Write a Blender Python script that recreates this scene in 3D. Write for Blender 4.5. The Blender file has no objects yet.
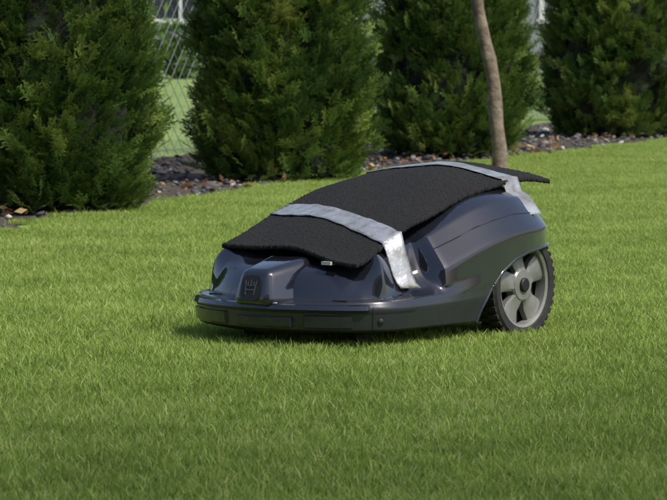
import bpy, bmesh, math, random
import numpy as np
from mathutils import Vector, Matrix
from mathutils.bvhtree import BVHTree
random.seed(7); rng=np.random.default_rng(11)
scene=bpy.context.scene
COL=scene.collection

# ------------------------------------------------------------ helpers
def link(o,parent=None):
    COL.objects.link(o)
    if parent: o.parent=parent
    return o
def mesh_obj(name,verts,faces,mats=(),parent=None,smooth=None,lnk=True):
    me=bpy.data.meshes.new(name)
    me.from_pydata([tuple(v) for v in verts],[],[tuple(f) for f in faces]); me.update()
    for m in mats: me.materials.append(m)
    o=bpy.data.objects.new(name,me)
    if lnk: link(o,parent)
    if smooth is not None: do_smooth(me,smooth)
    return o
def do_smooth(me,ang):
    me.polygons.foreach_set('use_smooth',[True]*len(me.polygons))
    me.set_sharp_from_angle(angle=math.radians(ang))
def np_mesh(name,V,F,mats=(),parent=None,attr=None,lnk=True,smooth=False):
    me=bpy.data.meshes.new(name)
    k=F.shape[1]
    me.vertices.add(len(V)); me.vertices.foreach_set('co',V.astype(np.float32).ravel())
    me.loops.add(F.size); me.loops.foreach_set('vertex_index',F.astype(np.int32).ravel())
    me.polygons.add(len(F)); me.polygons.foreach_set('loop_start',np.arange(0,F.size,k,dtype=np.int32))
    me.update(calc_edges=True); me.validate()
    if attr is not None:
        for n,a in attr.items():
            at=me.attributes.new(n,'FLOAT','POINT'); at.data.foreach_set('value',a.astype(np.float32))
    for m in mats: me.materials.append(m)
    if smooth: me.polygons.foreach_set('use_smooth',[True]*len(me.polygons))
    o=bpy.data.objects.new(name,me)
    if lnk: link(o,parent)
    return o
def bake(o):
    dg=bpy.context.evaluated_depsgraph_get(); dg.update()
    me=bpy.data.meshes.new_from_object(o.evaluated_get(dg))
    o.modifiers.clear(); o.data=me
    return me
def empty(name,loc=(0,0,0),rot=0):
    e=bpy.data.objects.new(name,None); e.location=loc; e.rotation_euler=(0,0,rot); e.empty_display_size=.1
    return link(e)

def newmat(name):
    m=bpy.data.materials.new(name); m.use_nodes=True
    nt=m.node_tree; b=nt.nodes['Principled BSDF']
    return m,nt,b
def N(nt,t,**kw):
    n=nt.nodes.new(t)
    for k,v in kw.items():
        if k in n.inputs: n.inputs[k].default_value=v
        else: setattr(n,k,v)
    return n
def noise(nt,scale,detail=4,coord='Object',rough=.6):
    tc=N(nt,'ShaderNodeTexCoord'); n=N(nt,'ShaderNodeTexNoise'); n.inputs['Scale'].default_value=scale
    n.inputs['Detail'].default_value=detail; n.inputs['Roughness'].default_value=rough
    nt.links.new(tc.outputs[coord],n.inputs['Vector']); return n
def ramp(nt,src,stops):
    r=nt.nodes.new('ShaderNodeValToRGB'); e=r.color_ramp.elements
    while len(e)<len(stops): e.new(.5)
    for el,(p,c) in zip(e,stops): el.position=p; el.color=(*c,1)
    nt.links.new(src,r.inputs['Fac']); return r
def bump(nt,b,src,strength,dist=.001):
    bp=N(nt,'ShaderNodeBump'); bp.inputs['Strength'].default_value=strength; bp.inputs['Distance'].default_value=dist
    nt.links.new(src,bp.inputs['Height']); nt.links.new(bp.outputs[0],b.inputs['Normal']); return bp
def simple(name,c1,c2,rough=(.4,.6),scale=20,metal=0,bumpstr=0,bdist=.001,coat=0,bscale=None):
    m,nt,b=newmat(name)
    n=noise(nt,scale); r=ramp(nt,n.outputs['Fac'],[(.3,c1),(.7,c2)])
    nt.links.new(r.outputs[0],b.inputs['Base Color'])
    mr=N(nt,'ShaderNodeMapRange'); mr.inputs['From Min'].default_value=.3; mr.inputs['From Max'].default_value=.7
    mr.inputs['To Min'].default_value=rough[0]; mr.inputs['To Max'].default_value=rough[1]
    n2=noise(nt,scale*1.7); nt.links.new(n2.outputs['Fac'],mr.inputs['Value']); nt.links.new(mr.outputs[0],b.inputs['Roughness'])
    b.inputs['Metallic'].default_value=metal; b.inputs['Coat Weight'].default_value=coat; b.inputs['Coat Roughness'].default_value=.02
    if bumpstr:
        n3=noise(nt,bscale or scale*6); bump(nt,b,n3.outputs['Fac'],bumpstr,bdist)
    return m
def leafmat(name,stops,attrname,trans=.35,rough=.5,bignoise=None,instrand=False,amp=.9):
    m,nt,b=newmat(name)
    a=N(nt,'ShaderNodeAttribute'); a.attribute_name=attrname
    fac=a.outputs['Fac']
    if bignoise:
        g=N(nt,'ShaderNodeNewGeometry'); n=N(nt,'ShaderNodeTexNoise'); n.inputs['Scale'].default_value=bignoise; n.inputs['Detail'].default_value=5
        nt.links.new(g.outputs['Position'],n.inputs['Vector'])
        ma=N(nt,'ShaderNodeMath',operation='MULTIPLY_ADD'); ma.inputs[1].default_value=amp; ma.inputs[2].default_value=-amp/2
        nt.links.new(n.outputs['Fac'],ma.inputs[0])
        ad=N(nt,'ShaderNodeMath',operation='ADD'); nt.links.new(ma.outputs[0],ad.inputs[0]); nt.links.new(fac,ad.inputs[1]); fac=ad.outputs[0]
    r=ramp(nt,fac,stops)
    nt.links.new(r.outputs[0],b.inputs['Base Color']); b.inputs['Roughness'].default_value=rough
    b.inputs['Specular IOR Level'].default_value=.3
    t=N(nt,'ShaderNodeBsdfTranslucent'); nt.links.new(r.outputs[0],t.inputs['Color'])
    mx=N(nt,'ShaderNodeMixShader'); mx.inputs[0].default_value=trans
    nt.links.new(b.outputs[0],mx.inputs[1]); nt.links.new(t.outputs[0],mx.inputs[2])
    nt.links.new(mx.outputs[0],nt.nodes['Material Output'].inputs['Surface'])
    return m

# ------------------------------------------------------------ materials
M_body=simple('glossy_grey_plastic',(.028,.032,.046),(.036,.040,.056),(.06,.12),6,metal=.6,coat=1.0)
M_bump=simple('bumper_plastic',(.028,.031,.041),(.038,.042,.053),(.20,.30),8,metal=.3,bumpstr=.05,coat=.5)
M_black=simple('black_plastic',(.006,.006,.007),(.010,.010,.011),(.4,.6),20)
M_tyre=simple('rubber',(.010,.010,.010),(.030,.028,.024),(.7,.9),30,bumpstr=.3)
M_rim=simple('rim_plastic',(.17,.17,.16),(.27,.27,.25),(.35,.55),25,metal=.3)
M_carpet=simple('carpet_mat',(.004,.004,.005),(.018,.018,.020),(.9,1.0),260,bumpstr=1,bdist=.003,bscale=500)
M_label=simple('label',(.4,.4,.4),(.6,.6,.6),(.3,.5),300)
M_tape,nt,b=newmat('packing_tape')
n=noise(nt,30,6); r=ramp(nt,n.outputs['Fac'],[(.28,(.26,.23,.18)),(.45,(.40,.40,.38)),(.66,(.58,.59,.61))])
nt.links.new(r.outputs[0],b.inputs['Base Color']); b.inputs['Metallic'].default_value=.55; b.inputs['Roughness'].default_value=.24
n=noise(nt,60,2); bump(nt,b,n.outputs['Fac'],.7,.003)

M_grass=leafmat('grass_blade',[(0,(.17,.24,.045)),(.35,(.28,.39,.075)),(.7,(.40,.51,.12)),(1,(.58,.58,.26))],'gv',trans=.42,bignoise=2.6,amp=.95)
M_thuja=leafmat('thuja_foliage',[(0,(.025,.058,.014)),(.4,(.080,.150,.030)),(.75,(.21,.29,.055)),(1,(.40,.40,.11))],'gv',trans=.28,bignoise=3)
M_leaf=leafmat('broad_leaf',[(0,(.04,.09,.015)),(1,(.11,.19,.03))],'gv',trans=.3)
M_dead=leafmat('dead_leaf',[(0,(.14,.06,.03)),(.6,(.26,.15,.07)),(1,(.45,.36,.12))],'gv',trans=.15)
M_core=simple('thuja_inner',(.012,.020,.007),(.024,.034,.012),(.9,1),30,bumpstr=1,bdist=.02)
M_bark=simple('bark',(.09,.065,.045),(.28,.225,.165),(.8,.95),22,bumpstr=1,bdist=.006,bscale=50)
M_soil=simple('soil',(.030,.022,.016),(.09,.068,.05),(.9,1),14,bumpstr=1,bdist=.01)
M_wire=simple('galvanised_wire',(.20,.22,.21),(.30,.33,.30),(.4,.6),10,metal=.3)
M_stone,nt,b=newmat('bed_stone')
a=N(nt,'ShaderNodeAttribute'); a.attribute_name='gv'
r=ramp(nt,a.outputs['Fac'],[(0,(.04,.04,.04)),(.4,(.10,.095,.10)),(.7,(.16,.13,.11)),(.9,(.26,.25,.25)),(1,(.60,.58,.55))])
n=noise(nt,60); mx=N(nt,'ShaderNodeMix',data_type='RGBA',blend_type='MULTIPLY'); mx.inputs[0].default_value=.5
nt.links.new(r.outputs[0],mx.inputs[6]); nt.links.new(n.outputs['Fac'],mx.inputs[7]); nt.links.new(mx.outputs[2],b.inputs['Base Color'])
b.inputs['Roughness'].default_value=.75
M_ground,nt,b=newmat('ground_turf')
g=N(nt,'ShaderNodeNewGeometry'); n=N(nt,'ShaderNodeTexNoise'); n.inputs['Scale'].default_value=1.3; n.inputs['Detail'].default_value=12; n.inputs['Roughness'].default_value=.75
nt.links.new(g.outputs['Position'],n.inputs['Vector'])
r=ramp(nt,n.outputs['Fac'],[(.3,(.10,.155,.035)),(.5,(.16,.24,.05)),(.7,(.24,.31,.085))]); nt.links.new(r.outputs[0],b.inputs['Base Color']); b.inputs['Roughness'].default_value=.95

# ------------------------------------------------------------ ground
mesh_obj('ground',[(-300,-200,0),(300,-200,0),(300,400,0),(-300,400,0)],[(0,1,2,3)],[M_ground])
BND=[(-3.4,2.5),(-2.55,5.5),(-1.75,8.0),(-1.04,10.3),(-.51,12.4),(.30,14.9),(1.05,16.9),(1.94,19.3),(3.3,23.2),(4.2,26)]
def bx_at(y):
    s=.045*math.sin(y*5.1)+.035*math.sin(y*11.7+1)
    return float(np.interp(y,[p[1] for p in BND],[p[0] for p in BND]))+s
bp_=[(bx_at(y),y) for y in np.arange(2.5,26,.2)]
nx,ny=-.957,.29
bedv=[(p[0],p[1],.004) for p in bp_]+[(p[0]+nx*1.75,p[1]+ny*1.75,.004) for p in bp_]
nb=len(bp_); bedf=[(i,i+1,nb+i+1,nb+i) for i in range(nb-1)]
bed=mesh_obj('gravel_bed',bedv,bedf,[M_soil])
ico=bmesh.new(); bmesh.ops.create_icosphere(ico,subdivisions=1,radius=1)
iv=np.array([v.co[:] for v in ico.verts]); iff=np.array([[v.index for v in f.verts] for f in ico.faces]); ico.free()
NS=3800
Y=rng.uniform(6.5,24,NS)
bx=np.interp(Y,[p[1] for p in BND],[p[0] for p in BND])
off=rng.uniform(.0,1.6,NS)
cx=bx+nx*off; cy=Y+ny*off
sz=rng.uniform(.005,.018,NS)*np.where(rng.random(NS)<.10,2.0,1)
an=rng.uniform(0,6.28,NS)
VV=iv[None]*np.stack([sz*rng.uniform(.8,1.6,NS),sz*rng.uniform(.6,1.1,NS),sz*rng.uniform(.35,.7,NS)],1)[:,None]
VV=VV*(1+rng.uniform(-.28,.28,VV.shape))
ca,sa=np.cos(an)[:,None],np.sin(an)[:,None]
X2=VV[...,0]*ca-VV[...,1]*sa; Y2=VV[...,0]*sa+VV[...,1]*ca
tilt=rng.uniform(-.5,.5,NS)[:,None]; Z2=VV[...,2]+X2*tilt
V=np.stack([X2+cx[:,None],Y2+cy[:,None],Z2+.008+rng.uniform(0,.010,NS)[:,None]],-1).reshape(-1,3)
F=(iff[None]+np.arange(NS)[:,None,None]*len(iv)).reshape(-1,3)
gv=np.repeat(rng.random(NS),len(iv))
np_mesh('stones',V,F,[M_stone],parent=bed,attr={'gv':gv})

# ------------------------------------------------------------ grass patches (instanced)
gcol=bpy.data.collections.new('grass_patches')
def patch(name,size,dens,round_=False):
    g=rng; n=int(size*size*dens)
    x=g.uniform(-size/2,size/2,n); y=g.uniform(-size/2,size/2,n)
    hn=1+.18*np.sin(x*6.283/size*2+1)*np.sin(y*6.283/size*2)
    h=g.uniform(.012,.024,n)*hn*np.where(g.random(n)<.04,1.35,1); w=g.uniform(.0007,.0014,n)
    d=g.uniform(0,6.283,n); lean=g.uniform(.15,.9,n)*h; f=g.uniform(0,6.283,n)
    wx,wy=np.cos(f)*w,np.sin(f)*w; lx,ly=np.cos(d)*lean,np.sin(d)*lean
    gvv=np.clip(g.normal(.42,.18,n),0,1); gvv=np.where(g.random(n)<.035,.97,gvv)
    P=[]
    for (t,ws) in ((0,1),(.6,.85)):
        P.append(np.stack([x+lx*t*t-wx*ws,y+ly*t*t-wy*ws,h*t],1)); P.append(np.stack([x+lx*t*t+wx*ws,y+ly*t*t+wy*ws,h*t],1))
    P.append(np.stack([x+lx,y+ly,h*.97],1))
    V=np.stack(P,1).reshape(-1,3); b=np.arange(n)*5
    F=np.concatenate([np.stack([b,b+1,b+3],1),np.stack([b,b+3,b+2],1),np.stack([b+2,b+3,b+4],1)])
    o=np_mesh(name,V,F,[M_grass],attr={'gv':np.repeat(gvv,5)},lnk=False); gcol.objects.link(o)
DENS=38000
for i in range(5): patch('patch_%d'%i,.32,DENS)
for i in range(5,8): patch('patch_%d'%i,.11,DENS)
pts=[];ids=[];rots=[]
S0=.30
for iy in range(int(3.0/S0),int(24/S0)):
    y=iy*S0
    xr=max(1.05,.125*y+.45)
    for ix in range(-14,14):
        x=ix*S0+(.1 if iy%2 else 0)
        if x>xr: continue
        lim=max(bx_at(y-.15),bx_at(y),bx_at(y+.15))
        if x-.16>lim:
            pts.append((x,y,0)); ids.append(random.randrange(5)); rots.append(random.randrange(4)*math.pi/2+random.uniform(-.04,.04))
        elif x+.16>min(bx_at(y-.15),bx_at(y+.15))-.02:
            for a in (-.1,0,.1):
                for c in (-.1,0,.1):
                    if x+a>bx_at(y+c)+random.uniform(-.03,.05):
                        pts.append((x+a,y+c,0)); ids.append(5+random.randrange(3)); rots.append(random.uniform(0,6.28))
me=bpy.data.meshes.new('lawn_grass'); me.from_pydata(pts,[],[])
a_=me.attributes.new('pid','INT','POINT'); a_.data.foreach_set('value',ids)
a_=me.attributes.new('prot','FLOAT_VECTOR','POINT'); a_.data.foreach_set('vector',[c for r_ in rots for c in (0,0,r_)])
lawn=bpy.data.objects.new('lawn_grass',me); link(lawn)
ng=bpy.data.node_groups.new('grass_scatter','GeometryNodeTree')
ng.interface.new_socket('Geometry',in_out='INPUT',socket_type='NodeSocketGeometry')
ng.interface.new_socket('Geometry',in_out='OUTPUT',socket_type='NodeSocketGeometry')
gi=ng.nodes.new('NodeGroupInput'); go=ng.nodes.new('NodeGroupOutput')
ci=ng.nodes.new('GeometryNodeCollectionInfo'); ci.inputs['Collection'].default_value=gcol; ci.inputs['Separate Children'].default_value=True; ci.inputs['Reset Children'].default_value=True
ip=ng.nodes.new('GeometryNodeInstanceOnPoints'); ip.inputs['Pick Instance'].default_value=True
na1=ng.nodes.new('GeometryNodeInputNamedAttribute'); na1.data_type='INT'; na1.inputs['Name'].default_value='pid'
na2=ng.nodes.new('GeometryNodeInputNamedAttribute'); na2.data_type='FLOAT_VECTOR'; na2.inputs['Name'].default_value='prot'
L=ng.links.new
L(gi.outputs[0],ip.inputs['Points']); L(ci.outputs[0],ip.inputs['Instance'])
L(na1.outputs['Attribute'],ip.inputs['Instance Index']); L(na2.outputs['Attribute'],ip.inputs['Rotation']); L(ip.outputs[0],go.inputs[0])
md=lawn.modifiers.new('scatter','NODES'); md.node_group=ng

# ------------------------------------------------------------ thujas
def spray_template(seed):
    r=random.Random(seed); V=[];F=[];A=[]
    def strip(p,d,n,l,w,g0,g1):
        b=len(V); q=p+d*l*.55; e=p+d*l
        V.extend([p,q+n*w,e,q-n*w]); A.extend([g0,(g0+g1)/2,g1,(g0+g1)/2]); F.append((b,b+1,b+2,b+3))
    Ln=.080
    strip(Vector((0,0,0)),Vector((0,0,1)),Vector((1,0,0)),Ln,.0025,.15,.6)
    nb=6
    for i in range(nb):
        t=.08+.84*i/nb
        for s in (-1,1):
            a=math.radians(r.uniform(22,40))*s; d=Vector((math.sin(a),r.uniform(-.2,.2),math.cos(a))).normalized()
            l=.038*(1-.45*t)*r.uniform(.8,1.2); p=Vector((0,0,Ln*t)); nn=Vector((d.z,0,-d.x)).normalized()
            strip(p,d,nn,l,.0023,.3,.75)
            for j in (1,2):
                s2=(-1)**(j+i)
                a2=a+s2*math.radians(35); d2=Vector((math.sin(a2),r.uniform(-.25,.25),math.cos(a2))).normalized()
                strip(p+d*l*j*.32,d2,Vector((d2.z,0,-d2.x)).normalized(),l*.5,.0024,.45,.9)
    V=np.array([v[:] for v in V])
    V[:,1]-= 1.5*V[:,2]**2+2*V[:,0]**2
    return V,np.array(F),np.array(A)
TPL=[spray_template(s) for s in range(4)]
def rfun(z,R,H):
    t=np.clip(z/H,0,1)
    return R*np.interp(t,[0,.07,.16,.30,.42,.7,.9,1],[.80,.95,1,.95,.88,.60,.28,.03])
def thuja_meshes(seed,R,H):
    g=np.random.default_rng(seed)
    nc=720
    z=g.uniform(.0,.985,nc)**1.1*H; th=g.uniform(0,6.283,nc)
    cr=rfun(z,R,H)*g.uniform(.82,1.0,nc)*(1+.06*np.sin(th*5+z*9))
    Vs=[];Fs=[];As=[];off=0
    for c in range(nc):
        rad=np.array([math.cos(th[c]),math.sin(th[c]),0]); base=rad*max(cr[c]-.07,0)+np.array([0,0,z[c]-.02])
        tang=np.array([-rad[1],rad[0],0])
        cg=g.normal(0,.13)
        n=int(g.integers(13,22)); T=TPL[c%4]
        ax=rad[None]*g.normal(.48,.24,(n,1))+np.array([0,0,1])[None]*g.normal(.87,.24,(n,1))+tang[None]*g.normal(0,.36,(n,1))
        ax/=np.linalg.norm(ax,axis=1,keepdims=True)
        rv=tang[None]*g.normal(.9,.4,(n,1))+g.normal(0,.6,(n,3))
        xd=rv-(rv*ax).sum(1,keepdims=True)*ax; xd/=np.linalg.norm(xd,axis=1,keepdims=True)
        yd=np.cross(ax,xd)
        sgn=np.sign((yd*rad[None]).sum(1,keepdims=True)); sgn[sgn==0]=1
        yd=yd*sgn
        sc=g.uniform(.7,1.25,n)
        Mx=np.stack([xd,-yd,ax],-1)*sc[:,None,None]
        P=base[None]+ax*g.uniform(.0,.065,(n,1))+g.normal(0,.022,(n,3))*np.array([1,1,1.5])
        W=np.einsum('nij,vj->nvi',Mx,T[0])+P[:,None]
        Vs.append(W.reshape(-1,3)); nv=len(T[0])
        Fs.append((T[1][None]+np.arange(n)[:,None,None]*nv+off).reshape(-1,4)); off+=n*nv
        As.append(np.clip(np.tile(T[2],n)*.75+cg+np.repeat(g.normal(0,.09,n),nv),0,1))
    V=np.concatenate(Vs); V[:,2]=np.maximum(V[:,2],.012+.03*np.abs(np.sin(V[:,0]*40)))
    F=np.concatenate(Fs); A=np.concatenate(As)
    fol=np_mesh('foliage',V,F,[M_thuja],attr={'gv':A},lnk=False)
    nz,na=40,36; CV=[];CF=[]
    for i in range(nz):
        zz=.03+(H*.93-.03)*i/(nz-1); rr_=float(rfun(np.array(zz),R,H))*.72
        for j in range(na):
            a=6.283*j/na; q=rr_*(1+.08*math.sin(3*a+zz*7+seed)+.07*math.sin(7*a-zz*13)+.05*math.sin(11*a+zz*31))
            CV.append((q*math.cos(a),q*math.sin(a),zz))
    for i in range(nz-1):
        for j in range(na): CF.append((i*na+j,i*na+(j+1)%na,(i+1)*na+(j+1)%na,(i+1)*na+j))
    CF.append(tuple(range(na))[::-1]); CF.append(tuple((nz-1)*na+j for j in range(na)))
    core=mesh_obj('dark_core',CV,CF,[M_core],lnk=False)  # solid dark core filling the gaps between the sprays
    return fol.data,core.data
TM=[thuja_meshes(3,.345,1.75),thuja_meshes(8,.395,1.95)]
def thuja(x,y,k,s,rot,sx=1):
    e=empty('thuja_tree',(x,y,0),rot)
    for n_,me in zip(('foliage','dark_core'),TM[k]):
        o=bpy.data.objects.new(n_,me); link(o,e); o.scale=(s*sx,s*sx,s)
    vs=[];fs=[]
    for i in range(5):
        for j in range(8): vs.append(((.04-.006*i)*math.cos(j*.785),(.04-.006*i)*math.sin(j*.785),i*.35))
    for i in range(4):
        for j in range(8): fs.append((i*8+j,i*8+(j+1)%8,(i+1)*8+(j+1)%8,(i+1)*8+j))
    mesh_obj('trunk',vs,fs,[M_bark],e,smooth=60)
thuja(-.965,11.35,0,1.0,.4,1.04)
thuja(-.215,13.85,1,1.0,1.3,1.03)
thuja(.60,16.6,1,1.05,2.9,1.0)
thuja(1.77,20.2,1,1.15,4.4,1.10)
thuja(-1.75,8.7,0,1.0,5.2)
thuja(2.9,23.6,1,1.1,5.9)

# ------------------------------------------------------------ broadleaf trees
def tube(path,radii,ns=10,wob=.0):
    vs=[];fs=[]
    path=[Vector(p) for p in path]
    for i,p in enumerate(path):
        d=(path[min(i+1,len(path)-1)]-path[max(i-1,0)]).normalized()
        a=d.orthogonal().normalized() if abs(d.z)<.9 else (Vector((1,0,0))-d*d.x).normalized(); b=d.cross(a)
        for j in range(ns):
            t=6.28318*j/ns; r=radii[i]*(1+wob*math.sin(3*t+i*1.7)+wob*random.uniform(-1,1))
            vs.append(p+a*math.cos(t)*r+b*math.sin(t)*r)
    for i in range(len(path)-1):
        for j in range(ns): fs.append((i*ns+j,i*ns+(j+1)%ns,(i+1)*ns+(j+1)%ns,(i+1)*ns+j))
    return vs,fs
def add(A,B):
    o=len(A[0]); A[0].extend(B[0]); A[1].extend([tuple(i+o for i in f) for f in B[1]])
def leaves(name,centers,n,size,par,mat=None,flat=.0):
    g=rng
    c=np.array(centers); idx=g.integers(0,len(c),n); P=c[idx][:,:3]+g.normal(0,1,(n,3))*c[idx][:,3:4]*.5
    a=g.normal(0,1,(n,3)); a[:,2]*=.4+flat; a/=np.linalg.norm(a,axis=1,keepdims=True)
    b=np.cross(a,g.normal(0,1,(n,3))); b/=np.linalg.norm(b,axis=1,keepdims=True)
    s=size*g.uniform(.6,1.2,(n,1))
    V=np.stack([P-a*s,P+b*s*.45,P+a*s,P-b*s*.45],1).reshape(-1,3); F=np.arange(4*n).reshape(-1,4)
    return np_mesh(name,V,F,[mat or M_leaf],parent=par,attr={'gv':np.repeat(g.random(n),4)})
def broad_tree(x,y,path,rad,crown,nl,ls,br):
    e=empty('deciduous_tree',(x,y,0))
    A=([],[]); add(A,tube(path,rad,12,.05))
    top=Vector(path[-1])
    for (sx,sy,sz_,rr_) in br:
        s=Vector(path[-3]).lerp(top,random.random()); t=Vector((sx,sy,sz_)); m=s.lerp(t,.5)+Vector((0,0,.08))
        add(A,tube([s,m,t],[rr_,rr_*.6,rr_*.2],7))
    mesh_obj('trunk',A[0],A[1],[M_bark],e,smooth=60)
    leaves('crown',crown,nl,ls,e)
tp=[(.0,0,-.02),(-.004,0,.12),(-.014,0,.22),(-.022,0,.32),(-.03,0,.42),(-.05,0,.52),(-.068,0,.60),(-.10,.0,.74),(-.13,.01,1.1),(-.12,.02,1.5),(-.10,.03,2.0),(-.12,0,2.5)]
br=[(random.uniform(-.6,.5),random.uniform(-.5,.5),random.uniform(2.3,3.1),.018) for _ in range(9)]
broad_tree(.745,14.6,tp,[.038,.034,.032,.034,.029,.031,.027,.028,.026,.024,.020,.015],[(b_[0],b_[1],b_[2],.5) for b_ in br],1500,.045,br)
SUN=Vector((.50,-.36,.80)).normalized()
br=[]
hh=8.5
for _ in range(60):
    a=random.uniform(0,6.28); r=1.9*math.sqrt(random.random()); br.append((r*math.cos(a)*1.35,r*math.sin(a)*.7,hh+random.uniform(-.9,.9),.04))
shx,shy=-.2,4.3
tx=shx+SUN.x/SUN.z*hh; ty=shy+SUN.y/SUN.z*hh
broad_tree(tx,ty,[(0,0,0),(.03,.04,1.3),(0,0,2.6),(-.08,0,4.0),(0,0,5.8),(0,0,7.3)],[.20,.16,.14,.12,.10,.07],[(b_[0],b_[1],b_[2],.9) for b_ in br],2000,.09,br)  # unseen tree, added so its crown shades the foreground lawn
n=200; Yl=rng.uniform(9,22,n); Xl=np.interp(Yl,[p[1] for p in BND],[p[0] for p in BND])+rng.normal(-.28,.16,n)
cent=[(Xl[i],Yl[i],.028,.02) for i in range(n)]
leaves('fallen_leaves',cent,330,.022,None,M_dead)

# ------------------------------------------------------------ chain link fence
fe=empty('chain_link_fence')
d0=Vector((.29,.957,0)).normalized(); base=Vector((-.57-.957*1.35,12.5+.29*1.35,0))
s0,s1=-7.6,16; Hf=1.25
fv=[];ff=[]
def prism(p,q,r,V=fv,F=ff,ns=4):
    d=(q-p).normalized(); a=d.orthogonal().normalized(); b=d.cross(a); o=len(V)
    for c in (p,q):
        for j in range(ns): V.append(c+a*math.cos(6.2832*j/ns)*r+b*math.sin(6.2832*j/ns)*r)
    for j in range(ns): F.append((o+j,o+(j+1)%ns,o+ns+(j+1)%ns,o+ns+j))
sp=.12
nn_=int((s1-s0+Hf)/sp)
for i in range(nn_):
    s=s0-Hf+i*sp
    for sg in (1,-1):
        a_=(s,0.03); b_=(s+Hf*1.2,Hf)
        if sg<0: a_=(s+Hf*1.2,.03); b_=(s,Hf)
        prism(base+d0*a_[0]+Vector((0,0,a_[1])),base+d0*b_[0]+Vector((.004*sg,0,b_[1])),.0019)
mesh_obj('wire_mesh',fv,ff,[M_wire],fe)
pv=[];pf=[]
for k in range(10):
    p=base+d0*(s0+k*2.5); A=([],[]); add(A,tube([p,p+Vector((0,0,.7)),p+Vector((0,0,1.32))],[.02,.02,.02],10)); o=len(pv); pv.extend(A[0]); pf.extend([tuple(i+o for i in f) for f in A[1]])
for zz in (.05,1.25): prism(base+d0*s0+Vector((0,0,zz)),base+d0*s1+Vector((0,0,zz)),.003,pv,pf)
mesh_obj('posts',pv,pf,[M_wire],fe,smooth=50)

# ------------------------------------------------------------ houses
M_wall=simple('render_wall',(.20,.21,.23),(.27,.27,.285),(.8,.95),2)
M_roof=simple('roof_tiles',(.10,.06,.05),(.16,.09,.07),(.7,.9),3)
M_glass=simple('window_glass',(.02,.025,.03),(.04,.045,.05),(.08,.12),2)
M_white=simple('window_frame',(.6,.6,.6),(.7,.7,.7),(.4,.5),2)
def box(lo,hi):
    (a,b,c),(d,e,f)=lo,hi
    return [(a,b,c),(d,b,c),(d,e,c),(a,e,c),(a,b,f),(d,b,f),(d,e,f),(a,e,f)],[(0,3,2,1),(4,5,6,7),(0,1,5,4),(1,2,6,5),(2,3,7,6),(3,0,4,7)]
def house(x,y,rot,wins):
    he=empty('plastered_house',(x,y,0),rot)
    A=([],[]); add(A,box((-9,0,0),(9,9,5.4))); mesh_obj('walls',A[0],A[1],[M_wall],he)
    mesh_obj('roof',[(-9.6,-.6,5.2),(9.6,-.6,5.2),(9.6,9.6,5.2),(-9.6,9.6,5.2),(-9.6,4.5,9),(9.6,4.5,9)],[(0,1,5,4),(2,3,4,5),(1,2,5),(3,0,4),(0,3,2,1)],[M_roof],he)
    A=([],[]);B=([],[])
    for fx in wins:
        for fz in (1.0,3.6):
            add(A,box((fx-.6,-.03,fz),(fx+.6,-.01,fz+1.2)))
            for q in ((fx-.7,fx-.6),(fx+.6,fx+.7),(fx-.03,fx+.03)): add(B,box((q[0],-.06,fz),(q[1],-.002,fz+1.2)))
            add(B,box((fx-.75,-.08,fz-.1),(fx+.75,-.001,fz))); add(B,box((fx-.7,-.06,fz+1.2),(fx+.7,-.002,fz+1.28)))
    add(B,box((-2.0,-.05,.0),(-1.0,-.004,2.1)))
    mesh_obj('windows',A[0],A[1],[M_glass],he); mesh_obj('frames',B[0],B[1],[M_white],he)
house(1,62,0,(-7,-3.9,.6,3.6,6.6))
house(-3,-9,math.pi,(-7,-3.9,.6,3.6,6.6))  # unseen house behind the camera, added to reflect in the mower body
hc=[(random.uniform(-14,-2),random.uniform(50,52),random.uniform(.1,.7),.4) for _ in range(160)]
leaves('shrub_hedge',hc,5000,.14,None)

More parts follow.
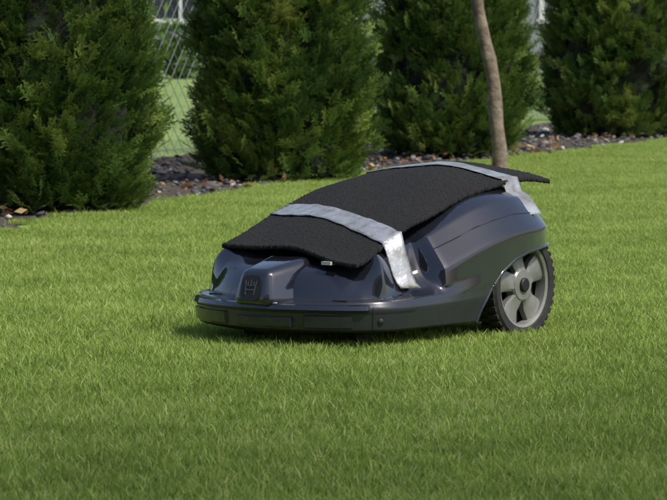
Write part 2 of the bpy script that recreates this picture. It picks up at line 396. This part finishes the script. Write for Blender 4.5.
# ============================================================ MOWER
AX,AY=.178,6.725
mower=empty('robotic_lawn_mower',(AX,AY,0),math.atan2(-.799,-.602))
J=[
(-.150,.0,-.02,'R'),(-.150,.11,-.03,'R'),(-.146,.20,-.05,'R2'),(-.105,.256,-.05,'R3'),(-.04,.276,-.03,'f5'),(.03,.279,.02,'f5'),
(.09,.275,.07,'f6'),(.14,.268,.12,'f7'),(.20,.261,.17,'f8'),(.262,.256,.22,'f9'),(.285,.254,.235,'s0'),(.335,.251,.26,'s1'),(.39,.248,.28,'s2'),
(.435,.238,.30,'c1'),(.472,.212,.315,'c2'),(.503,.170,.33,'F'),(.527,.115,.34,'F'),(.545,.055,.345,'F'),(.550,.0,.35,'F')]
low=[(.016,.034),(.005,.044)]
PR={
'R':[(0,.10),(0,.12),(0,.15),(0,.18),(.002,.21),(.008,.235),(.02,.262),(.04,.287),(.065,.303),(.10,.312)],
'R2':[(0,.10),(0,.12),(0,.15),(0,.175),(.003,.21),(.006,.235),(.028,.262),(.05,.284),(.075,.299),(.12,.312)],
'R3':[(0,.08),(0,.10),(0,.13),(0,.165),(.001,.19),(.003,.222),(.030,.254),(.055,.279),(.080,.294),(.15,.313)],
'f5':[(.004,.06),(0,.09),(0,.12),(0,.15),(.001,.178),(.002,.219),(.030,.254),(.055,.281),(.080,.294),(.15,.312)],
'f6':low+[(0,.09),(0,.13),(.001,.16),(.002,.207),(.031,.243),(.055,.271),(.080,.285),(.15,.300)],
'f7':low+[(0,.09),(0,.12),(.001,.15),(.002,.195),(.033,.231),(.056,.257),(.080,.271),(.15,.283)],
'f8':low+[(0,.088),(.001,.108),(.003,.130),(.004,.174),(.037,.210),(.058,.235),(.082,.248),(.15,.258)],
'f9':low+[(0,.086),(.002,.102),(.006,.118),(.009,.152),(.040,.190),(.060,.214),(.085,.226),(.15,.234)],
's0':low+[(0,.086),(.004,.104),(.026,.120),(.060,.143),(.073,.178),(.086,.202),(.102,.217),(.15,.226)],
's1':low+[(0,.086),(.006,.101),(.038,.114),(.060,.137),(.070,.168),(.084,.190),(.104,.206),(.15,.215)],
's2':low+[(0,.086),(.006,.099),(.038,.105),(.052,.134),(.062,.162),(.078,.183),(.100,.196),(.15,.204)],
'c1':low+[(0,.086),(.006,.098),(.026,.103),(.029,.138),(.036,.168),(.056,.186),(.10,.191),(.15,.196)],
'c2':low+[(0,.086),(.006,.098),(.032,.101),(.044,.125),(.058,.152),(.076,.170),(.10,.181),(.15,.190)],
'F':low+[(0,.084),(.006,.096),(.036,.098),(.040,.116),(.056,.144),(.084,.162),(.12,.169),(.155,.178)],
}
nj=len(J); ring=[]
for j in range(nj): ring.append((J[j],1))
for j in range(nj-2,0,-1): ring.append((J[j],-1))
nr=len(ring); K=10
V=[]
for (u,v,us,pk),sg in ring:
    dx,dy=us-u,0-v; l=math.hypot(dx,dy); dx/=l; dy/=l
    for (d,z) in PR[pk]: V.append((u+dx*d,(v+dy*d)*sg,z))
bm=bmesh.new(); bv=[bm.verts.new(p) for p in V]
idx=lambda j,k: bv[(j%nr)*K+k]
for j in range(nr):
    for k in range(K-1): bm.faces.new((idx(j,k),idx(j+1,k),idx(j+1,k+1),idx(j,k+1)))
for kk in (0,K-1):
    for j in range(0,nj-1):
        q=[idx(j,kk),idx(j+1,kk),idx(-(j+1),kk),idx(-j,kk)]
        q2=[]; [q2.append(x) for x in q if x not in q2]
        bm.faces.new(q2)
bmesh.ops.recalc_face_normals(bm,faces=bm.faces)
cl=bm.edges.layers.float.new('crease_edge')
bm.verts.index_update()
def crease(j,k,j2,k2,w):
    e=bm.edges.get((idx(j,k),idx(j2,k2)))
    if e: e[cl]=w
for j in range(nr):
    jm=min(j,nr-1-j)
    if 6<=jm:
        crease(j,4,j+1,4,.95); crease(j,2,j+1,2,.85); crease(j,3,j+1,3,.8); crease(j,1,j+1,1,.6)
    if 2<=jm<=8: crease(j,5,j+1,5,.97); crease(j,7,j+1,7,.95)
    if 9<=jm<=13: crease(j,7,j+1,7,.85)
    jv=j if j<nj else nr-j
    if jv in (9,10):
        for k in range(4,9): crease(j,k,j,k+1,.97)
    if jv in (12,13,14):
        for k in range(4,9): crease(j,k,j,k+1,.95 if jv==13 else .6)
me=bpy.data.meshes.new('body_shell'); bm.to_mesh(me); bm.free()
body=bpy.data.objects.new('body_shell',me); link(body)
ss=body.modifiers.new('s','SUBSURF'); ss.levels=3; ss.render_levels=3
arch=[(.186,-.03),(.172,.03),(.156,.067),(.130,.104),(.095,.137),(.054,.160),(.01,.172),(-.05,.179),(-.10,.182),(-.25,.188),(-.25,-.03)]
def cutter(v0,v1):
    n=len(arch); vs=[(u,v0,z) for u,z in arch]+[(u,v1,z) for u,z in arch]
    fs=[(i,(i+1)%n,n+(i+1)%n,n+i) for i in range(n)]+[tuple(range(n))[::-1],tuple(range(n,2*n))]
    o=mesh_obj('cut',vs,fs); b=bmesh.new(); b.from_mesh(o.data); bmesh.ops.recalc_face_normals(b,faces=b.faces); b.to_mesh(o.data); b.free(); return o
cuts=[cutter(.185,.4),cutter(-.4,-.185)]
for c in cuts:
    m_=body.modifiers.new('b','BOOLEAN'); m_.operation='DIFFERENCE'; m_.object=c; m_.solver='EXACT'
me=bake(body)
for c in cuts: bpy.data.objects.remove(c)
me.materials.clear(); me.materials.append(M_body); me.materials.append(M_bump); me.materials.append(M_black)
for p in me.polygons:
    c=p.center
    p.material_index=(2 if c.z<.0455 else 1) if (c.z<.1035 and c.x>.10) else (2 if (c.z<.182 and abs(c.y)<.2 and c.x<.18) else 0)
do_smooth(me,24)
body.parent=mower
BV=BVHTree.FromPolygons([v.co for v in me.vertices],[tuple(p.vertices) for p in me.polygons])
def top_z(u,v):
    h=BV.ray_cast(Vector((u,v,1)),Vector((0,0,-1))); return h[0].z if h[0] else None
def side_hit(ang_o,z):
    c=Vector((.30,0,z)); d=Vector((math.cos(ang_o),math.sin(ang_o),0)); h=BV.ray_cast(c+d*.6,-d); return (h[0],h[1],d)
def fixn(o,ang=None):
    b=bmesh.new(); b.from_mesh(o.data); bmesh.ops.recalc_face_normals(b,faces=b.faces); b.to_mesh(o.data); b.free()
    if ang: do_smooth(o.data,ang)
def band(name,a0,a1,z0,z1,out,mat,n=60):
    vs=[];fs=[]
    for i in range(n+1):
        a=a0+(a1-a0)*i/n
        taper=min(1,min(i,n-i)/2.0)
        for (zz,o) in ((z0,-.002),(z0+.003,out),(z1-.003,out),(z1,-.002)):
            h,nrm,d=side_hit(a,zz)
            p=h+d*(o if o<0 else o*taper-.0005); vs.append((p.x,p.y,zz))
    for i in range(n):
        for k in range(3): fs.append((i*4+k,(i+1)*4+k,(i+1)*4+k+1,i*4+k+1))
    o=mesh_obj(name,vs,fs,[mat],mower,smooth=40); fixn(o)
band('bumper_pad_centre',-.20,.34,.047,.069,.010,M_bump)
band('bumper_pad_side',.42,.80,.046,.074,.006,M_bump)
band('bumper_pad_side_far',-.9,-.32,.046,.074,.006,M_bump)
band('bumper_lip',-.92,.92,.080,.0945,.009,M_body,120)
band('bumper_seam',-1.35,1.35,.0765,.0790,.0012,M_black,120)
for k,a in enumerate((.94,-.94)):
    vs=[];fs=[]
    zs=[.046,.05,.06,.07,.08,.088]
    for z in zs:
        for da in (-.004,.004):
            h,nn,d=side_hit(a+da,z); p=h+d*.0012; vs.append((p.x,p.y,z))
    for i in range(len(zs)-1): fs.append((2*i,2*i+1,2*i+3,2*i+2))
    mesh_obj('bumper_end_seam_%d'%k,vs,fs,[M_black],mower)
def disc(c,nrm,r,t,mat,name,seg=14):
    nrm=nrm.normalized(); a=nrm.orthogonal().normalized(); b=nrm.cross(a); vs=[];fs=[]
    for k,(rr_,o) in enumerate(((r,0),(r,t*.7),(r*.8,t))):
        for j in range(seg): vs.append(c+a*rr_*math.cos(6.2832*j/seg)+b*rr_*math.sin(6.2832*j/seg)+nrm*o)
    for k in range(2):
        for j in range(seg): fs.append((k*seg+j,k*seg+(j+1)%seg,(k+1)*seg+(j+1)%seg,(k+1)*seg+j))
    fs.append(tuple(2*seg+j for j in range(seg))); mesh_obj(name,vs,fs,[mat],mower,smooth=40)
for k,a in enumerate((1.00,-1.00)):
    h,nn,d=side_hit(a,.060); disc(h,d,.006,.003,M_black,'bumper_screw_%d'%k)
for s in (1,-1):
    pth=[]
    ap=arch[1:10]
    for (a_,b_) in zip(ap[:-1],ap[1:]):
        for q in range(4):
            t=q/4; u=a_[0]*(1-t)+b_[0]*t; z=a_[1]*(1-t)+b_[1]*t
            if u<-.135: continue
            h=BV.ray_cast(Vector((u+.004,s*.6,z+.006)),Vector((0,-s,0)))
            if h[0] and abs(h[0].y)>.2: pth.append((u+.001,h[0].y-s*.001,z+.002))
    A=tube(pth,[.0036]*len(pth),8); mesh_obj('arch_lip',A[0],A[1],[M_body],mower,smooth=60)
    pth=[]
    for q in range(40):
        u=-.10+.355*q/39; zl=float(np.interp(u,[-.1,.03,.09,.14,.2,.262],[.250,.250,.240,.228,.207,.188]))
        h=BV.ray_cast(Vector((u,s*.6,zl)),Vector((0,-s,0)))
        if h[0]: pth.append((u,h[0].y-s*.0004,zl))
    A=tube(pth,[.0013]*len(pth),6); mesh_obj('panel_gap',A[0],A[1],[M_black],mower,smooth=60)
# nose block with emblem (rounded, blended in the hood)
bm=bmesh.new()
nv=[(.568,-.044,.088),(.568,.044,.088),(.551,.034,.156),(.551,-.034,.156),(.43,-.088,.088),(.43,.088,.088),(.43,.056,.180),(.43,-.056,.180)]
vs=[bm.verts.new(p) for p in nv]
for f in ((0,1,2,3),(5,4,7,6),(1,5,6,2),(4,0,3,7),(3,2,6,7),(4,5,1,0)): bm.faces.new([vs[i] for i in f])
bmesh.ops.recalc_face_normals(bm,faces=bm.faces)
bmesh.ops.bevel(bm,geom=list(bm.edges),offset=.017,segments=7,profile=.5,affect='EDGES')
me=bpy.data.meshes.new('nose'); bm.to_mesh(me); bm.free(); me.materials.append(M_body); do_smooth(me,60)
nose=bpy.data.objects.new('nose',me); link(nose,mower)
nd=Vector((.068,0,.017)).normalized(); O=Vector((.5595,0,.122)); up=Vector((-.017,0,.068)).normalized(); ri_=Vector((0,1,0))
def onface(x,y,o): return O+ri_*x+up*y+nd*o
def plate(pts,o0,o1):
    n=len(pts); v=[onface(x,y,o0) for x,y in pts]+[onface(x,y,o1) for x,y in pts]
    f=[(i,(i+1)%n,n+(i+1)%n,n+i) for i in range(n)]+[tuple(range(n,2*n))]
    return v,f
A=([],[]); pl=[(.024*math.copysign(abs(math.cos(t))**.5,math.cos(t)),.025*math.copysign(abs(math.sin(t))**.5,math.sin(t))) for t in np.linspace(0,6.2832,32,endpoint=False)]
add(A,plate(pl,-.006,.0022)); mesh_obj('badge_plate',A[0],A[1],[M_black],mower)
A=([],[])
for (x0,y0,x1,y1,w) in ((-.010,-.014,-.012,.006,.0022),(.010,-.014,.012,.006,.0022),(-.010,-.004,.010,-.004,.0022),(-.012,.006,-.014,.014,.0022),(.012,.006,.014,.014,.0022),(0,.002,0,.016,.0022),(-.007,.004,-.007,.012,.0018),(.007,.004,.007,.012,.0018),(-.012,.005,.012,.005,.0018)):
    d=Vector((x1-x0,y1-y0)); d.normalize(); p=Vector((-d.y,d.x))*w/2
    add(A,plate([(x0-p.x,y0-p.y),(x1-p.x,y1-p.y),(x1+p.x,y1+p.y),(x0+p.x,y0+p.y)],.001,.0036))
M_embl=simple('emblem',(.06,.06,.07),(.10,.10,.11),(.3,.4),30,metal=.4)
mesh_obj('emblem',A[0],A[1],[M_embl],mower)
A=([],[]); add(A,box((.455,.100,.166),(.468,.122,.1725))); 
mesh_obj('warning_label',A[0],A[1],[M_label],mower)
A=([],[]); add(A,box((-.12,-.17,.055),(.48,.17,.10)))
mesh_obj('chassis',A[0],A[1],[M_black],mower)

# wheels
def lathe(prof,seg,cy):
    vs=[];fs=[]
    for j in range(seg):
        a=6.28318*j/seg
        for (r,y) in prof: vs.append((r*math.cos(a),cy+y,r*math.sin(a)))
    n=len(prof)
    for j in range(seg):
        for k in range(n-1): fs.append((j*n+k,((j+1)%seg)*n+k,((j+1)%seg)*n+k+1,j*n+k+1))
    return vs,fs
def wheel(cu,cv,R,side,name):
    e=bpy.data.objects.new(name,None); link(e,mower); e.location=(cu,cv,R-.006)
    s=side
    A=([],[]); add(A,lathe([(R*.76,-.022),(R*.80,-.027),(R*.93,-.028),(R*.985,-.022),(R*.985,.022),(R*.93,.028),(R*.80,.027),(R*.76,.022),(R*.76,-.022)],64,0))
    for i in range(40):
        a=6.28318*i/40
        for sg in (-1,1):
            aa=a+(.078 if sg>0 else 0)
            v,f=box((R*.975,0 if sg>0 else -.025,-.0045),(R*1.012,.025 if sg>0 else 0,.0045))
            v=[(x*math.cos(aa)-z*math.sin(aa),y,x*math.sin(aa)+z*math.cos(aa)) for x,y,z in v]; add(A,(v,f))
    mesh_obj('tyre',A[0],A[1],[M_tyre],e,smooth=35)
    B=([],[])
    add(B,lathe([(R*.78,-.02),(R*.79,s*.022),(R*.77,s*.025),(R*.72,s*.022),(R*.71,s*.012),(R*.71,0)],64,0))
    add(B,lathe([(R*.30,0),(R*.30,s*.018),(R*.27,s*.022),(R*.14,s*.023),(R*.0001,s*.022)],40,0))
    for i in range(5):
        a=6.28318*(i+.15)/5
        prof=[(R*.26,R*.15,s*.017),(R*.45,R*.19,s*.010),(R*.72,R*.27,s*.013)]
        v=[];f=[]
        for (rr_,w,o) in prof: v+=[(rr_,o,-w),(rr_,o+s*.004,-w*.7),(rr_,o+s*.004,w*.7),(rr_,o,w),(rr_,o-s*.012,w),(rr_,o-s*.012,-w)]
        for q in range(2):
            for k in range(6): f.append((q*6+k,q*6+(k+1)%6,(q+1)*6+(k+1)%6,(q+1)*6+k))
        v=[(x*math.cos(a)-z*math.sin(a),y,x*math.sin(a)+z*math.cos(a)) for x,y,z in v]; add(B,(v,f))
    o=mesh_obj('rim',B[0],B[1],[M_rim],e); fixn(o,30)
    C=([],[]); add(C,lathe([(R*.75,-s*.006),(R*.0001,-s*.006)],40,0)); add(C,lathe([(R*.13,s*.02),(R*.13,s*.027),(R*.11,s*.029),(R*.0001,s*.029)],30,0))
    mesh_obj('hub_and_disc',C[0],C[1],[M_black],e,smooth=35)
wheel(-.002,.234,.112,1,'rear_wheel_1'); wheel(-.002,-.234,.112,-1,'rear_wheel_2')
def caster(u,v,k):
    A=([],[]); vs,fs=lathe([(.0001,-.014),(.022,-.016),(.030,-.010),(.033,0),(.030,.010),(.022,.016),(.0001,.014)],28,0)
    add(A,([(x+u-.02,y+v,z+.033) for x,y,z in vs],fs)); 
    add(A,box((u-.03,v-.024,.028),(u+.005,v-.018,.085))); add(A,box((u-.03,v+.018,.028),(u+.005,v+.024,.085)))
    mesh_obj('caster_%d'%k,A[0],A[1],[M_tyre],mower,smooth=35)
caster(.40,.13,1); caster(.40,-.13,2)

# carpet mat
ZU=[(-.24,.343),(-.1,.341),(0,.331),(.1,.311),(.2,.279),(.3,.240),(.4,.200),(.5,.170)]
def matz(u,v):
    z=np.interp(u,[a for a,_ in ZU],[b for _,b in ZU])
    z=(z+np.interp(u-.035,[a for a,_ in ZU],[b for _,b in ZU])+np.interp(u+.035,[a for a,_ in ZU],[b for _,b in ZU]))/3
    c=.42+.35*min(1,max(0,(.3-u)/.3))
    z+= -c*v*v+.0025*math.sin(u*23+v*9)+.002*math.sin(v*31-u*12)
    if u<-.1: z-= .25*(u+.1)**2*4
    t=top_z(u,v)
    if t is not None: z=max(z,t+.004)
    return z
NU,NV=280,170
P00=(-.215,-.190);P01=(-.190,.190);P10=(.405,-.197);P11=(.465,.180)
CU,CV=56,34
G=np.zeros((CU+1,CV+1,3))
for i in range(CU+1):
    for j in range(CV+1):
        s=i/CU;t=j/CV
        u=(P00[0]*(1-t)+P01[0]*t)*(1-s)+(P10[0]*(1-t)+P11[0]*t)*s
        v=(P00[1]*(1-s)+P10[1]*s)*(1-t)+(P01[1]*(1-s)+P11[1]*s)*t
        v+=.004*math.sin(s*19+t*2)*(1 if t>.5 else -1)*abs(2*t-1)**3
        u+=.006*math.sin(t*9)*(2*s-1)**3
        G[i,j]=(u,v,matz(u,v))
for _ in range(3):
    Z=G[...,2]; Zp=np.pad(Z,1,mode='edge'); G[...,2]=(Zp[:-2,1:-1]+Zp[2:,1:-1]+Zp[1:-1,:-2]+Zp[1:-1,2:]+2*Z)/6
ii=np.linspace(0,CU,NU+1); jj=np.linspace(0,CV,NV+1)
i0=np.minimum(ii.astype(int),CU-1); j0=np.minimum(jj.astype(int),CV-1); fi=(ii-i0)[:,None,None]; fj=(jj-j0)[None,:,None]
g00=G[i0][:,j0];g10=G[i0+1][:,j0];g01=G[i0][:,j0+1];g11=G[i0+1][:,j0+1]
S=(g00*(1-fi)+g10*fi)*(1-fj)+(g01*(1-fi)+g11*fi)*fj
S[...,2]+=rng.uniform(-.0015,.0015,S.shape[:2])+.0035
edge=np.zeros(S.shape[:2],bool); edge[0]=edge[-1]=True; edge[:,0]=edge[:,-1]=True
S[edge,0]+=rng.uniform(-.0015,.0015,edge.sum()); S[edge,1]+=rng.uniform(-.0015,.0015,edge.sum())
Bt=S.copy(); Bt[...,2]-=.008
V=np.concatenate([S.reshape(-1,3),Bt.reshape(-1,3)]); W_=NV+1; n0=(NU+1)*W_
ia=(np.arange(NU)[:,None]*W_+np.arange(NV)[None]).ravel()
Ft=np.stack([ia,ia+W_,ia+W_+1,ia+1],1); Fb=np.stack([ia,ia+1,ia+W_+1,ia+W_],1)+n0
e=[]
for i in range(NU):
    a=i*W_; e.append((a,a+n0,a+W_+n0,a+W_)); a=i*W_+NV; e.append((a,a+W_,a+W_+n0,a+n0))
for j in range(NV):
    e.append((j,j+1,j+1+n0,j+n0)); a=NU*W_+j; e.append((a,a+n0,a+1+n0,a+1))
F=np.concatenate([Ft,Fb,np.array(e)])
np_mesh('carpet_mat',V,F,[M_carpet],parent=mower)
def mat_surface(u,v):
    d=(G[...,0]-u)**2+(G[...,1]-v)**2; k=np.argsort(d.ravel())[:4]; w=1/(d.ravel()[k]+1e-6); return float((G[...,2].ravel()[k]*w).sum()/w.sum())
def tape(name,c0,c1,left,right,width):
    pts=[Vector(p) for p in left]
    for i in range(31):
        t=i/30; u=c0[0]*(1-t)+c1[0]*t; v=c0[1]*(1-t)+c1[1]*t; pts.append(Vector((u,v,mat_surface(u,v)+.0062)))
    pts+= [Vector(p) for p in right]
    NW=8; vs=[];fs=[]
    for i,p in enumerate(pts):
        dh=Vector((c1[0]-c0[0],c1[1]-c0[1],0)).normalized(); w=Vector((dh.y,-dh.x,0))
        inside=len(left)<=i<len(left)+31
        for k in range(NW+1):
            s=(k/NW-.5)*width*(1+.03*math.sin(i*1.3)); q=p+w*s
            if inside: q.z=mat_surface(q.x,q.y)+.0068+random.uniform(0,.0008)
            else: q+=Vector((0,random.uniform(-.0009,.0009),random.uniform(-.0009,.0009)))
            vs.append(q)
    for i in range(len(pts)-1):
        for k in range(NW): fs.append((i*(NW+1)+k,(i+1)*(NW+1)+k,(i+1)*(NW+1)+k+1,i*(NW+1)+k+1))
    o=mesh_obj(name,vs,fs,[M_tape],mower,smooth=80)
    so=o.modifiers.new('t','SOLIDIFY'); so.thickness=.0008; so.offset=1
tape('tape_1',(.225,-.192),(.350,.183),[(.20,-.222,.11),(.205,-.215,.16),(.215,-.203,.195)],[(.350,.192,.190),(.349,.199,.170),(.346,.206,.145),(.343,.214,.128),(.340,.222,.119)],.048)
r2=[]
for (u,v) in ((-.052,.198),(-.052,.206),(-.052,.216),(-.051,.228),(-.05,.240),(-.05,.250)):
    r2.append((u,v,(top_z(u,v) or .27)+.004))
tape('tape_2',(-.10,-.188),(-.055,.186),[(-.105,-.222,.262),(-.104,-.208,.280)],r2,.050)

# ------------------------------------------------------------ light
w=bpy.data.worlds.new('World'); scene.world=w; w.use_nodes=True; nt=w.node_tree
sky=nt.nodes.new('ShaderNodeTexSky'); sky.sky_type='NISHITA'; sky.sun_disc=False
el=math.asin(SUN.z); sky.sun_elevation=el; sky.sun_rotation=math.atan2(SUN.x,SUN.y); sky.dust_density=3
nt.links.new(sky.outputs[0],nt.nodes['Background'].inputs[0]); nt.nodes['Background'].inputs[1].default_value=.15
sl=bpy.data.lights.new('sun','SUN'); sl.energy=3.9; sl.angle=math.radians(5); sl.color=(1,.975,.93)
so=bpy.data.objects.new('sun',sl); link(so); so.rotation_euler=(-SUN).to_track_quat('-Z','Y').to_euler()

# ------------------------------------------------------------ camera
cam=bpy.data.cameras.new('camera'); co=bpy.data.objects.new('camera',cam); link(co)
cam.sensor_width=36; cam.lens=36*3260/667
co.location=(0,0,.6); co.rotation_euler=(math.radians(90)-math.atan(210/3260),0,0)
cam.clip_start=.05; cam.clip_end=1000
cam.dof.use_dof=True; cam.dof.focus_distance=6.35; cam.dof.aperture_fstop=27
scene.camera=co
scene.view_settings.view_transform='Standard'; scene.view_settings.look='None'; scene.view_settings.exposure=0
